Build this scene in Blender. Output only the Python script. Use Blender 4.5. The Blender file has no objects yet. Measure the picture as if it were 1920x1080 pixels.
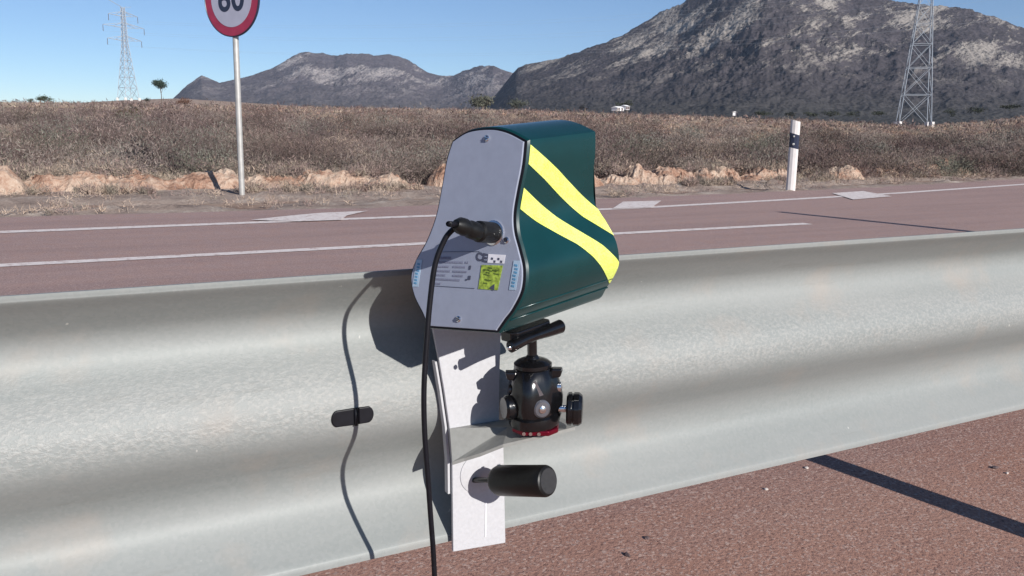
import bpy, bmesh, math, random
import numpy as np
from mathutils import Vector, Matrix, noise
random.seed(7); rng = np.random.default_rng(7)
S = bpy.context.scene
COL = S.collection
# ---------------------------------------------------------------- camera
F = 1600.0; CH = 0.9
yaw = math.radians(28.4); pitch = math.atan(300/1600*math.cos(math.radians(1))); roll = math.radians(0.985)
FW = Vector((math.sin(yaw)*math.cos(pitch), math.cos(yaw)*math.cos(pitch), -math.sin(pitch)))
rt = Vector((math.cos(yaw), -math.sin(yaw), 0)); up0 = rt.cross(FW)
RT = rt*math.cos(roll) + up0*math.sin(roll); UP = up0*math.cos(roll) - rt*math.sin(roll)
O = Vector((0, 0, CH))
cd = bpy.data.cameras.new('camera'); cam = bpy.data.objects.new('camera', cd); COL.objects.link(cam)
cam.matrix_world = Matrix(((RT.x, UP.x, -FW.x, O.x), (RT.y, UP.y, -FW.y, O.y), (RT.z, UP.z, -FW.z, O.z), (0, 0, 0, 1)))
cd.sensor_width = 36; cd.lens = 36*F/1920; cd.clip_start = .02; cd.clip_end = 20000
S.camera = cam
cd.dof.use_dof = False
# ---------------------------------------------------------------- light
SUNV = Vector((.16, -1, .45)).normalized()
EL = math.asin(SUNV.z); AZ = math.atan2(SUNV.x, SUNV.y)
w = bpy.data.worlds.new('World'); S.world = w; w.use_nodes = True
nt = w.node_tree; bg = nt.nodes['Background']
sky = nt.nodes.new('ShaderNodeTexSky'); sky.sky_type = 'NISHITA'; sky.sun_disc = False
sky.sun_elevation = EL; sky.sun_rotation = AZ; sky.altitude = 300; sky.air_density = .75; sky.dust_density = 0; sky.ozone_density = 4.5
nt.links.new(sky.outputs[0], bg.inputs[0]); bg.inputs[1].default_value = .080
ld = bpy.data.lights.new('sun', 'SUN'); ld.energy = 5.0; ld.angle = math.radians(.5); ld.color = (1, .96, .91)
sun = bpy.data.objects.new('sun', ld); COL.objects.link(sun); sun.rotation_euler = SUNV.to_track_quat('Z', 'Y').to_euler()
S.view_settings.view_transform = 'Standard'; S.view_settings.look = 'None'; S.view_settings.exposure = .4; S.view_settings.gamma = 1

# ---------------------------------------------------------------- helpers
def ray(x, y): return FW + RT*((x-960)/F) + UP*((540-y)/F)
def ground_at(x, y, z=0.0):
    d = ray(x, y); return O + d*((z-CH)/d.z)
def atY(x, y, Y):
    d = ray(x, y); return O + d*(Y/d.y)
def tag(o, label=None, cat=None, group=None, kind=None):
    if label: o['label'] = label
    if cat: o['category'] = cat
    if group: o['group'] = group
    if kind: o['kind'] = kind
    return o
def empty(name, loc, label, cat, group=None):
    o = bpy.data.objects.new(name, None); COL.objects.link(o); o.location = loc; o.empty_display_size = .05
    return tag(o, label, cat, group)
def mesh_obj(name, verts, faces, mat, parent=None, smooth=False, col=None):
    me = bpy.data.meshes.new(name)
    me.from_pydata([tuple(v) for v in verts], [], faces); me.update()
    if mat:
        for m in (mat if isinstance(mat, (list, tuple)) else [mat]): me.materials.append(m)
    if smooth: me.polygons.foreach_set('use_smooth', [True]*len(me.polygons))
    o = bpy.data.objects.new(name, me); COL.objects.link(o)
    if parent:
        bpy.context.view_layer.update()
        o.parent = parent; o.matrix_parent_inverse = parent.matrix_world.inverted()
    return o
class MB:
    def __init__(s): s.v = []; s.f = []
    def add(s, vs, fs):
        n = len(s.v); s.v += [Vector(v) for v in vs]; s.f += [tuple(i+n for i in f) for f in fs]; return s
    def box(s, c, size, ax=None):
        ax = ax or (Vector((1,0,0)), Vector((0,1,0)), Vector((0,0,1))); c = Vector(c)
        vs = [c + ax[0]*(i*size[0]/2) + ax[1]*(j*size[1]/2) + ax[2]*(k*size[2]/2) for i in (-1,1) for j in (-1,1) for k in (-1,1)]
        return s.add(vs, [(0,1,3,2),(4,6,7,5),(0,4,5,1),(2,3,7,6),(0,2,6,4),(1,5,7,3)])
    def bar(s, a, b, wd):
        a = Vector(a); b = Vector(b); d = (b-a); L = d.length; d.normalize()
        h = Vector((0,0,1)) if abs(d.z) < .9 else Vector((1,0,0)); p = d.cross(h).normalized(); q = d.cross(p)
        return s.box((a+b)/2, (wd, wd, L), (p, q, d))
    def lathe(s, c, axis, prof, n=28, xref=None):
        axis = Vector(axis).normalized(); h = xref or (Vector((0,0,1)) if abs(axis.z) < .9 else Vector((1,0,0)))
        p = axis.cross(h).normalized(); q = axis.cross(p); c = Vector(c); vs = []; fs = []
        for (r, t) in prof:
            for i in range(n):
                a = 2*math.pi*i/n; vs.append(c + axis*t + (p*math.cos(a)+q*math.sin(a))*r)
        m = len(prof)
        for j in range(m-1):
            for i in range(n): fs.append((j*n+i, j*n+(i+1)%n, (j+1)*n+(i+1)%n, (j+1)*n+i))
        fs.append(tuple(range(n))[::-1]); fs.append(tuple((m-1)*n+i for i in range(n)))
        return s.add(vs, fs)
    def tube(s, pts, r, n=10):
        pts = [Vector(p) for p in pts]; vs = []; fs = []; m = len(pts); prev = None
        for k, p in enumerate(pts):
            d = (pts[min(k+1, m-1)] - pts[max(k-1, 0)]).normalized()
            if prev is None: prev = d.cross(Vector((0.3,.2,1))).normalized()
            a = (prev - d*prev.dot(d)).normalized(); b = d.cross(a); prev = a
            rr = r[k] if isinstance(r, (list, tuple)) else r
            for i in range(n):
                t = 2*math.pi*i/n; vs.append(p + (a*math.cos(t)+b*math.sin(t))*rr)
        for k in range(m-1):
            for i in range(n): fs.append((k*n+i, k*n+(i+1)%n, (k+1)*n+(i+1)%n, (k+1)*n+i))
        fs.append(tuple(range(n))[::-1]); fs.append(tuple((m-1)*n+i for i in range(n)))
        return s.add(vs, fs)
    def prism(s, poly, off):
        n = len(poly); poly = [Vector(p) for p in poly]; off = Vector(off)
        return s.add(poly + [p+off for p in poly], [tuple(range(n))[::-1], tuple(range(n, 2*n))] + [(i, (i+1)%n, n+(i+1)%n, n+i) for i in range(n)])
    def build(s, name, mat, parent=None, smooth=False, bevel=0, auto=None):
        o = mesh_obj(name, s.v, s.f, mat, parent, smooth)
        bm = bmesh.new(); bm.from_mesh(o.data); bmesh.ops.recalc_face_normals(bm, faces=bm.faces)
        if bevel:
            ed = [e for e in bm.edges if len(e.link_faces) == 2 and e.calc_face_angle(0) > .6]
            bmesh.ops.bevel(bm, geom=ed, offset=bevel, segments=2, affect='EDGES', profile=.5)
        if auto:
            for e in bm.edges:
                if len(e.link_faces) == 2 and e.calc_face_angle(0) > auto: e.smooth = False
        bm.to_mesh(o.data); bm.free()
        if smooth or bevel: o.data.polygons.foreach_set('use_smooth', [True]*len(o.data.polygons))
        if bevel and not smooth: o.data.polygons.foreach_set('use_smooth', [False]*len(o.data.polygons))
        return o
def catmull(P, k=8):
    P = [Vector(p) for p in P]; out = []
    for i in range(len(P)-1):
        p0 = P[max(i-1,0)]; p1 = P[i]; p2 = P[i+1]; p3 = P[min(i+2, len(P)-1)]
        for j in range(k):
            t = j/k; out.append(.5*((2*p1)+(p2-p0)*t+(2*p0-5*p1+4*p2-p3)*t*t+(3*p1-p0-3*p2+p3)*t**3))
    out.append(P[-1]); return out

# ---------------------------------------------------------------- materials
class NT:
    def __init__(s, name):
        s.m = bpy.data.materials.new(name); s.m.use_nodes = True; s.t = s.m.node_tree
        s.b = s.t.nodes['Principled BSDF']; s.L = s.t.links
        s.tc = s.t.nodes.new('ShaderNodeTexCoord')
    def new(s, typ, **kw):
        n = s.t.nodes.new(typ)
        for k, v in kw.items(): setattr(n, k, v)
        return n
    def link(s, a, b): s.L.new(a, b)
    def mapping(s, scale=(1,1,1), rot=(0,0,0)):
        m = s.new('ShaderNodeMapping'); m.inputs['Scale'].default_value = scale; m.inputs['Rotation'].default_value = rot
        s.link(s.tc.outputs['Object'], m.inputs[0]); return m.outputs[0]
    def noise(s, scale, detail=3, rough=.55, vec=None, dist=0):
        n = s.new('ShaderNodeTexNoise'); n.inputs['Scale'].default_value = scale; n.inputs['Detail'].default_value = detail
        n.inputs['Roughness'].default_value = rough; n.inputs['Distortion'].default_value = dist
        s.link(vec or s.tc.outputs['Object'], n.inputs['Vector']); return n.outputs['Fac']
    def voro(s, scale, vec=None, out='Distance', feature='F1'):
        n = s.new('ShaderNodeTexVoronoi'); n.feature = feature; n.inputs['Scale'].default_value = scale
        s.link(vec or s.tc.outputs['Object'], n.inputs['Vector']); return n.outputs[out]
    def ramp(s, fac, stops, interp='LINEAR'):
        r = s.new('ShaderNodeValToRGB'); r.color_ramp.interpolation = interp; e = r.color_ramp.elements
        while len(e) < len(stops): e.new(.5)
        for k, (p, c) in enumerate(stops):
            e[k].position = p; e[k].color = (c, c, c, 1) if isinstance(c, (int, float)) else (*c, 1)
        s.link(fac, r.inputs[0]); return r.outputs[0]
    def mix(s, fac, a, b, mode='MIX'):
        n = s.new('ShaderNodeMix'); n.data_type = 'RGBA'; n.blend_type = mode
        for sock, v in ((0, fac), (6, a), (7, b)):
            if hasattr(v, 'is_linked') or hasattr(v, 'links'): s.link(v, n.inputs[sock])
            elif isinstance(v, (int, float)): n.inputs[sock].default_value = v if sock == 0 else (v, v, v, 1)
            else: n.inputs[sock].default_value = (*v, 1)
        return n.outputs[2]
    def math(s, op, a, b=0.0):
        n = s.new('ShaderNodeMath', operation=op)
        for i, v in ((0, a), (1, b)):
            if isinstance(v, (int, float)): n.inputs[i].default_value = v
            else: s.link(v, n.inputs[i])
        return n.outputs[0]
    def bump(s, h, strength=.3, dist=.01):
        n = s.new('ShaderNodeBump'); n.inputs['Strength'].default_value = strength; n.inputs['Distance'].default_value = dist
        s.link(h, n.inputs['Height']); s.link(n.outputs[0], s.b.inputs['Normal']); return n
    def color(s, c):
        if isinstance(c, (tuple, list)): s.b.inputs['Base Color'].default_value = (*c, 1)
        else: s.link(c, s.b.inputs['Base Color'])
    def set(s, **kw):
        for k, v in kw.items(): s.b.inputs[k.replace('_', ' ')].default_value = v
def simple(name, c, rough=.5, metal=0, var=.12, scale=60, bump=0, spec=.5):
    n = NT(name); f = n.noise(scale, 4)
    hi = tuple(min(1, x*(1+var)) for x in c); lo = tuple(x*(1-var) for x in c)
    n.color(n.ramp(f, [(.3, lo), (.7, hi)])); n.set(Roughness=rough, Metallic=metal); n.b.inputs['Specular IOR Level'].default_value = spec
    if bump: n.bump(f, bump, .002)
    return n.m

def m_rail():
    n = NT('galvanised_steel')
    sep = n.new('ShaderNodeSeparateXYZ'); n.link(n.tc.outputs['Object'], sep.inputs[0])
    big = n.noise(3, 4, vec=n.mapping((.5, 1, 5)))
    stain = n.noise(9, 4, .6)
    spang = n.voro(260, out='Color')
    spg = n.new('ShaderNodeRGBToBW'); n.link(spang, spg.inputs[0])
    fine = n.noise(230, 3, .7, vec=n.mapping((.75, 1, 1)))
    scuff = n.ramp(n.noise(16, 5, .7, vec=n.mapping((.25, 1, 2.2))), [(.60, 0), (.75, .5)])
    # speckled zinc bloom along the middle web
    band = n.ramp(sep.outputs['Z'], [(.555, 0), (.585, 1), (.625, .8), (.66, 0)])
    sp = n.math('MULTIPLY', n.ramp(fine, [(.42, 0), (.66, 1)]), band)
    base = n.mix(n.ramp(big, [(.3, 0), (.7, 1)]), (.200, .218, .212), (.248, .258, .250))
    base = n.mix(n.math('MULTIPLY', spg.outputs[0], .25), base, (.33, .33, .32))
    base = n.mix(n.math('MULTIPLY', sp, .6), base, (.36, .355, .335))
    st = n.ramp(stain, [(.55, 0), (.8, .5)])
    base = n.mix(st, base, (.33, .28, .24))
    base = n.mix(scuff, base, (.19, .19, .175))
    chips = n.ramp(n.noise(75, 2, .5, vec=n.mapping((1, 1, .45))), [(.77, 0), (.81, .8)])
    base = n.mix(chips, base, (.55, .54, .5))
    n.color(base); n.set(Metallic=.12); n.b.inputs['Specular IOR Level'].default_value = .35; n.link(n.ramp(big, [(.2, .50), (.8, .66)]), n.b.inputs['Roughness'])
    n.bump(n.math('ADD', n.math('MULTIPLY', sp, 1.2), n.math('MULTIPLY', fine, .3)), .22, .002)
    return n.m
def m_asphalt():
    n = NT('red_brown_asphalt')
    big = n.noise(.6, 4, .6); mid = n.noise(7, 4, .65)
    gr = n.voro(170, out='Color'); g = n.new('ShaderNodeRGBToBW'); n.link(gr, g.inputs[0])
    gr2 = n.noise(95, 3, .75)
    c = n.mix(n.ramp(big, [(.35, 0), (.65, 1)]), (.34, .175, .125), (.385, .22, .165))
    sepp = n.new('ShaderNodeSeparateXYZ'); n.link(n.tc.outputs['Object'], sepp.inputs[0])
    lane = n.ramp(n.math('MULTIPLY', sepp.outputs['Y'], .1), [(.3, 0), (.5, 1)])
    c = n.mix(lane, c, n.mix(mid, (.36, .25, .23), (.41, .295, .27)))
    c = n.mix(n.ramp(mid, [(.4, 0), (.7, .5)]), c, (.41, .235, .18))
    c = n.mix(n.ramp(n.noise(1.4, 5, .7, vec=n.mapping((.12, 1.3, 1))), [(.45, 0), (.62, .35)]), c, (.23, .16, .155))
    spk = n.ramp(g.outputs[0], [(.0, .0), (.12, .25), (.5, .5), (.8, .62), (.9, 1)])
    c = n.mix(n.ramp(gr2, [(.32, .8), (.5, .0)]), c, (.10, .05, .045))
    c = n.mix(n.ramp(g.outputs[0], [(.68, 0), (.84, .75)]), c, (.50, .36, .30))
    c = n.mix(n.ramp(n.noise(330, 2, .6), [(.6, 0), (.75, .6)]), c, (.4, .26, .22))
    n.color(c); n.set(Roughness=.9); n.b.inputs['Specular IOR Level'].default_value = .25
    n.bump(n.math('ADD', n.math('MULTIPLY', spk, .6), gr2), .55, .006)
    return n.m
def m_soil(name, stops, scale=1.5, bump=.6):
    n = NT(name); a = n.noise(scale, 6, .65); b = n.noise(scale*14, 5, .7)
    f = n.math('ADD', n.math('MULTIPLY', a, .65), n.math('MULTIPLY', b, .35))
    n.color(n.ramp(f, stops)); n.set(Roughness=1); n.b.inputs['Specular IOR Level'].default_value = .1
    n.bump(b, bump, .04); return n.m
M = {}
M['rail'] = m_rail(); M['asphalt'] = m_asphalt()
M['plain'] = m_soil('dry_plain_soil', [(.36, (.20, .13, .10)), (.47, (.30, .21, .16)), (.55, (.36, .27, .21)), (.64, (.30, .25, .19))], .25)
M['verge'] = m_soil('gravelly_verge', [(.36, (.17, .13, .11)), (.45, (.31, .24, .20)), (.54, (.38, .30, .25)), (.64, (.52, .45, .38))], 2.2)
M['bank'] = m_soil('sandy_orange_earth', [(.36, (.15, .09, .065)), (.45, (.34, .20, .14)), (.53, (.46, .33, .25)), (.64, (.58, .47, .37))], 1.8, .8)
def m_paint():
    n = NT('worn_white_road_paint'); f = n.noise(14, 6, .75)
    n.color(n.ramp(f, [(.36, (.42, .30, .27)), (.45, (.68, .59, .55)), (.7, (.80, .74, .70))])); n.set(Roughness=.85); return n.m
M['paint'] = m_paint()
M['plate'] = simple('brushed_plate_steel', (.45, .45, .465), .55, .05, .06, 220, .1)
M['shelf'] = simple('shade_toned_shelf_steel', (.25, .25, .235), .5, .1, .08, 120, .1)  # bracket steel again, colour darkened for the shade of its grazing-lit top
M['panel'] = simple('grey_powder_coated_panel', (.29, .315, .395), .45, .05, .04, 90)
M['green'] = simple('dark_green_gloss_enamel', (.003, .032, .034), .25, 0, .1, 25, 0, .5)
def m_yellow():
    n = NT('fluorescent_reflective_tape'); f = n.voro(700); g = n.noise(60, 3)
    c = n.mix(n.ramp(f, [(.2, 0), (.6, 1)]), (.50, .60, .06), (.66, .74, .17)); c = n.mix(n.ramp(g, [(.4, 0), (.7, .35)]), c, (.72, .72, .28))
    n.color(c); n.set(Roughness=.35); return n.m
M['yellow'] = m_yellow()
M['black'] = simple('black_rubber', (.005, .005, .008), .5, 0, .3, 120, 0, .25)
M['anod'] = simple('black_anodised_metal', (.005, .005, .006), .2, 0, .3, 90, 0, .6)
M['grip'] = simple('black_grip_plastic', (.006, .006, .006), .42, 0, .3, 150, .1, .35)
M['redan'] = simple('red_anodised_metal', (.20, .008, .025), .25, .7, .15, 80)
M['chrome'] = simple('bright_steel', (.75, .75, .76), .18, 1, .05, 50)
M['darkink'] = simple('dark_print_ink', (.06, .065, .10), .6)
M['greyink'] = simple('faded_grey_print', (.20, .21, .29), .6)
M['blueink'] = simple('blue_print', (.10, .26, .42), .5)
M['whitest'] = simple('white_sticker', (.75, .74, .78), .45)
M['grnst'] = simple('yellow_green_sticker', (.30, .40, .05), .45, 0, .6, 260)
M['grnst2'] = simple('dark_green_print', (.10, .15, .02), .45, 0, .3, 260)
M['signred'] = simple('sign_red_film', (.30, .025, .06), .3, 0, .15, 8)
M['signwhite'] = simple('sign_white_film', (.36, .36, .44), .35, 0, .05, 8)
M['signblack'] = simple('sign_black_film', (.02, .025, .05), .35)
M['postwhite'] = simple('white_plastic_post', (.62, .58, .56), .5, 0, .06, 12)
M['galv'] = simple('weathered_galvanised_post', (.42, .41, .39), .45, .3, .12, 12)
M['tower'] = simple('dull_galvanised_lattice', (.30, .33, .37), .7, .1, .1, 1)
M['farwhite'] = simple('whitewashed_wall', (.8, .78, .76), .8)
M['rooft'] = simple('clay_roof', (.35, .16, .1), .8)
M['stone'] = simple('pale_limestone_chip', (.52, .46, .42), .9, 0, .3, 90, .3)
M['darkstone'] = simple('dark_gravel_chip', (.10, .07, .07), .9, 0, .4, 90, .3)
M['wood'] = simple('grey_brown_bark', (.12, .09, .07), .9, 0, .3, 8)
def m_attr(name, rough=.9):
    n = NT(name); a = n.new('ShaderNodeAttribute'); a.attribute_name = 'tint'
    n.link(a.outputs['Color'], n.b.inputs['Base Color']); n.set(Roughness=rough); n.b.inputs['Specular IOR Level'].default_value = .15
    return n.m
M['scrub'] = m_attr('dry_twigs')
M['leaf'] = m_attr('dusty_green_leaves')

# ---------------------------------------------------------------- terrain
def slope_at(az):
    # rise of the plain beyond the bank, gentler towards the right
    a = math.degrees(az)
    return float(np.interp(a, [-30, -3, 11, 26, 33, 40, 47, 53, 57, 60, 66, 75], [.020, .020, .022, .0232, .022, .0195, .0165, .0122, .018, .028, .032, .02]))
def plain_z(x, y):
    r = math.hypot(x, y); az = math.atan2(x, y)
    if y < 0 or abs(az) > math.radians(80): return -.03
    d = max(0, r - 12.3/max(.2, math.cos(az)))
    rise = slope_at(az)*(d if d < 320 else 320 + (d-320)*.25)
    if d < 6: rise *= d/6
    return -.03 + rise + (noise.noise(Vector((x*.05, y*.05, 0)))*.5*min(1, d/60) if d > 0 else 0) + (noise.noise(Vector((x*.6, y*.6, 3)))*.06*min(1, d/3) if d > 0 else 0)
azs = list(np.radians(np.concatenate([np.arange(-180, -12, 6), np.arange(-12, 75, .6), np.arange(75, 180, 6)])))
rs = [0.0] + list(np.geomspace(1.5, 11, 12)) + list(np.geomspace(11.5, 600, 110)) + [800, 1200, 2000, 3000, 4000]
V = []; Fc = []; na = len(azs)
for r in rs:
    for a in azs:
        x = r*math.sin(a); y = r*math.cos(a); V.append((x, y, plain_z(x, y)))
for i in range(len(rs)-1):
    for j in range(na): Fc.append((i*na+j, i*na+(j+1) % na, (i+1)*na+(j+1) % na, (i+1)*na+j))
tag(mesh_obj('ground', V, Fc, M['plain'], smooth=True), 'dry reddish plain rising gently towards the hills', kind='structure')

# verge strip of grit between asphalt and bank
def asph_edge(x): return float(np.interp(x, [-20, 0, 3, 8, 12, 18.5, 40], [9.25, 9.25, 9.15, 9.55, 10.0, 11.2, 16]))
def bank_front(x): return float(np.interp(x, [-20, 0, 4, 9, 16, 22, 40], [11.7, 11.6, 11.3, 11.0, 11.9, 13.6, 18]))
V = []; Fc = []
xs = np.arange(-16, 40, .14); K = 26
for i, x in enumerate(xs):
    a = asph_edge(x)-.35; b = bank_front(x)+.9
    for k in range(K):
        y = a+(b-a)*k/(K-1); t = k/(K-1)
        h = -.016 + .05*t + noise.noise(Vector((x*1.3, y*2.2, 1)))*.05*math.sin(math.pi*min(1, t*1.5))
        h += max(0, noise.noise(Vector((x*5, y*6, 7)))-.15)*.13*math.sin(math.pi*t)
        h -= .05*math.exp(-((t-.42)/.1)**2)
        V.append((x, y, h))
for i in range(len(xs)-1):
    for k in range(K-1): Fc.append((i*K+k, (i+1)*K+k, (i+1)*K+k+1, i*K+k+1))
tag(mesh_obj('verge', V, Fc, M['verge'], smooth=True), 'gravelly verge between the far road edge and the earth bank', kind='structure')

# earth bank: low line of dug soil heaps
rm = random.Random(5); MO = []; x = -8.5
while x < 31:
    big = x < 7.5
    if rm.random() < .93: MO.append((x, rm.uniform(.45, .95) if big else rm.uniform(.2, .5), rm.uniform(.15, .36) if big else rm.uniform(.12, .30), rm.uniform(.35, 1.0), rm.uniform(.35, .55)))
    x += rm.uniform(.45, 1.15) if big else rm.uniform(.22, .62)
V = []; Fc = []
xs = np.arange(-9, 31, .05); K = 36
for i, x in enumerate(xs):
    yf = bank_front(x); near = [m for m in MO if abs(m[0]-x) < 1.1]
    for k in range(K):
        t = k/(K-1); dy = 1.8*t; y = yf + dy + .2*noise.noise(Vector((x*.8, 4, 2))); h = .03*math.sin(math.pi*t)
        for (mx, mw, mh, my, md) in near:
            q = 1-((x-mx)/mw)**2-((dy-my)/md)**2
            if q > 0: h = max(h, mh*q**.75)
        cl = noise.fractal(Vector((x*3.4, y*3.4, 2)), .75, 2.1, 6); e = min(1, h*9)
        h += cl*.085*e + abs(noise.noise(Vector((x*9, y*9, 5))))*.07*e
        V.append((x, y, -.02 + h*min(1, t*12)))
for i in range(len(xs)-1):
    for k in range(K-1): Fc.append((i*K+k, (i+1)*K+k, (i+1)*K+k+1, i*K+k+1))
tag(mesh_obj('earth_bank', V, Fc, M['bank'], smooth=False), 'low bank of orange sandy soil heaps along the far verge', kind='structure')

# road sheet
V = []; Fc = []
xs = list(np.arange(-30, -2, 2.0)) + list(np.arange(-2, 40, .5)) + [60, 100]
for x in xs:
    jit = .05*noise.noise(Vector((x*1.7, 0, 0))) + .04*noise.noise(Vector((x*5, 1, 0)))
    V += [(x, -8, 0), (x, 4, 0), (x, asph_edge(x)+jit, 0)]
for i in range(len(xs)-1):
    for k in range(2): Fc.append((i*3+k, (i+1)*3+k, (i+1)*3+k+1, i*3+k+1))
tag(mesh_obj('road', V, Fc, M['asphalt']), 'reddish brown asphalt road and shoulder', kind='structure')

# painted markings
def strip(name, pts, wd, label, z=.004):
    vs = []; fs = []
    for k, (x, y) in enumerate(pts):
        j = .006*noise.noise(Vector((x*9, y, 0))); vs += [(x, y-wd/2+j, z), (x, y+wd/2+j, z)]
    for i in range(len(pts)-1): fs.append((2*i, 2*i+2, 2*i+3, 2*i+1))
    return tag(mesh_obj(name, vs, fs, M['paint']), label, kind='structure')
strip('edge_line', [(x, float(np.interp(x, [-20, 0, 6, 9.2, 11.8, 16.4, 30], [8.0, 8.0, 8.12, 8.55, 8.95, 9.85, 13]))) for x in np.arange(-12, 28, .3)], .16, 'white edge line on the far side of the road')
strip('centre_line', [(x, 6.14) for x in np.arange(-8, 6.9, .3)], .13, 'long white dash along the middle of the road')
def patch(name, px, label, z=.006):
    P = [ground_at(*p, z) for p in px]; vs = [(p.x, p.y, z) for p in P]
    return tag(mesh_obj(name, vs, [tuple(range(len(vs)))], M['paint']), label, kind='structure')
patch('road_arrow', [(470, 412), (545, 404), (600, 399), (690, 395), (650, 404), (640, 412), (560, 415)], 'worn white painted wedge beside the far edge line', .009)
patch('road_block', [(1148, 391), (1168, 378), (1240, 376), (1222, 389)], 'white painted block at the far road edge', .009)
patch('road_wedge', [(1560, 362), (1618, 358), (1672, 368), (1600, 374)], 'white painted wedge near the delineator post', .009)

# small stones on the near shoulder
def pebble(x, y, s, mat, label, name='pebble'):
    p = ground_at(x, y, 0); bm = bmesh.new(); bmesh.ops.create_icosphere(bm, subdivisions=2, radius=s)
    sx, sy, sz = random.uniform(.8, 1.4), random.uniform(.7, 1.1), random.uniform(.45, .7)
    for v in bm.verts:
        k = 1+.35*noise.noise(v.co/s*1.3+Vector((x, y, 0))); v.co = Vector((v.co.x*sx*k, v.co.y*sy*k, v.co.z*sz*k))
    me = bpy.data.meshes.new(name); bm.to_mesh(me); bm.free(); me.materials.append(mat)
    o = bpy.data.objects.new(name, me); COL.objects.link(o); o.location = (p.x, p.y, s*.3); o.rotation_euler.z = random.random()*6
    return tag(o, label, 'stone', 'loose stones on the shoulder')
pebble(1888, 888, 00.005, M['stone'], 'white stone chip near the right edge, right of the post shadow')
pebble(1866, 878, .009, M['darkstone'], 'dark stone chip just left of the white stone chip')
pebble(1213, 1010, 0.007, M['darkstone'], 'dark stone chip on the near shoulder at bottom right of the bracket')
pebble(1512, 878, 0.006, M['stone'], 'pale stone chip where the post shadow leaves the guardrail')
pebble(1436, 918, 0.005, M['stone'], 'pale stone chip below the guardrail, left of the post shadow')
pebble(1176, 1042, .007, M['darkstone'], 'smallest dark stone chip near the bottom edge')

# ---------------------------------------------------------------- mountains
def m_mountain(name, tdir, ztop, light, dark, green, sc):
    n = NT(name)
    geo = n.new('ShaderNodeNewGeometry')
    dt = n.new('ShaderNodeVectorMath', operation='DOT_PRODUCT'); n.link(n.tc.outputs['Object'], dt.inputs[0]); dt.inputs[1].default_value = tdir
    sep = n.new('ShaderNodeSeparateXYZ'); n.link(n.tc.outputs['Object'], sep.inputs[0])
    a = dt.outputs['Value']; z = sep.outputs['Z']; th = math.radians(32)
    along = n.math('ADD', n.math('MULTIPLY', a, math.cos(th)), n.math('MULTIPLY', z, math.sin(th)))
    acr = n.math('SUBTRACT', n.math('MULTIPLY', z, math.cos(th)), n.math('MULTIPLY', a, math.sin(th)))
    cb = n.new('ShaderNodeCombineXYZ'); n.link(n.math('MULTIPLY', along, .24), cb.inputs[0]); n.link(acr, cb.inputs[1])
    st = n.noise(.035*sc, 5, .62, vec=cb.outputs[0], dist=.4)
    cb2 = n.new('ShaderNodeCombineXYZ'); n.link(n.math('MULTIPLY', along, .55), cb2.inputs[0]); n.link(acr, cb2.inputs[1])
    fine = n.noise(.2*sc, 3, .75, vec=cb2.outputs[0]); iso = n.voro(.20*sc)
    reg = n.noise(.011*sc, 3, .5)
    zf = n.ramp(n.math('MULTIPLY', z, 1/ztop), [(.17, 0), (.40, .8), (.9, 1)])
    rock = n.math('ADD', n.math('MULTIPLY', st, .6), n.math('MULTIPLY', fine, .4))
    rock = n.math('ADD', rock, n.math('MULTIPLY', n.math('SUBTRACT', reg, .5), .5))
    rock = n.math('MULTIPLY', n.ramp(rock, [(.50, 0), (.555, .55), (.60, 1)]), zf)
    c = n.mix(n.ramp(n.noise(.05*sc, 4, .7), [(.35, 0), (.65, 1)]), dark, tuple(x*1.7 for x in dark))
    c = n.mix(n.ramp(n.math('MULTIPLY', z, 1/ztop), [(.03, .85), (.2, .15), (.4, 0)]), c, green)
    c = n.mix(rock, c, light)
    c = n.mix(n.ramp(iso, [(.12, .75), (.42, 0)]), c, tuple(x*.5 for x in dark))
    n.color(c); n.set(Roughness=1); n.b.inputs['Specular IOR Level'].default_value = .05
    n.bump(n.math('ADD', n.math('MULTIPLY', rock, .7), n.math('MULTIPLY', iso, .5)), .6, 5/sc); return n.m
def azel(x, y):
    d = ray(x, y); return math.atan2(d.x, d.y), d.z/math.hypot(d.x, d.y)
def mountain(name, crest, r0, r1, r2, mat, label, seed, rough, naz, nr, shp=1.25, depthvar=.12):
    pts = sorted(azel(*c) for c in crest); A = [p[0] for p in pts]; E_ = [p[1] for p in pts]
    V = []; Fc = []
    for i in range(naz):
        a = A[0]+(A[-1]-A[0])*i/(naz-1); e = float(np.interp(a, A, E_))
        rc = r1*(1+depthvar*noise.noise(Vector((a*7, seed, 0))))
        hc = CH + e*rc
        for j in range(nr):
            t = j/(nr-1)
            if t <= .75:
                s = t/.75; r = r0+(rc-r0)*s
                sh = (.18*s + .82*s**(shp+.9)) if shp > 1 else s
                h = hc*sh
            else:
                s = (t-.75)/.25; r = rc+(r2-rc)*s; h = hc*(1-s)**1.3 - 6*s
            x = r*math.sin(a); y = r*math.cos(a)
            P = Vector((x, y, 0))/r1
            rid = noise.ridged_multi_fractal(P*9+Vector((seed, 0, 0)), .9, 2.1, 6, 1, 2)-1.1
            fn = noise.fractal(P*60, .6, 2.1, 6)
            # oblique slabs
            k = math.sin(math.pi*min(1, (t/.75))) if t < .75 else .4
            amp = rough*hc
            kk = k*min(1, max(.18, (t-.12)*2.2)); h += amp*(rid*.5*kk + fn*.24*(kk*.8+.30*(t > .2)))
            V.append((x, y, h-2 if t > .02 else -6))
    for i in range(naz-1):
        for j in range(nr-1): Fc.append((i*nr+j, (i+1)*nr+j, (i+1)*nr+j+1, i*nr+j+1))
    return tag(mesh_obj(name, V, Fc, mat, smooth=True), label, kind='structure')
mm1 = m_mountain('granite_and_dark_scrub_slope', (math.cos(.85), -math.sin(.85), 0), 240, (.33, .295, .26), (.047, .041, .044), (.052, .052, .046), 1.0)
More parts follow.
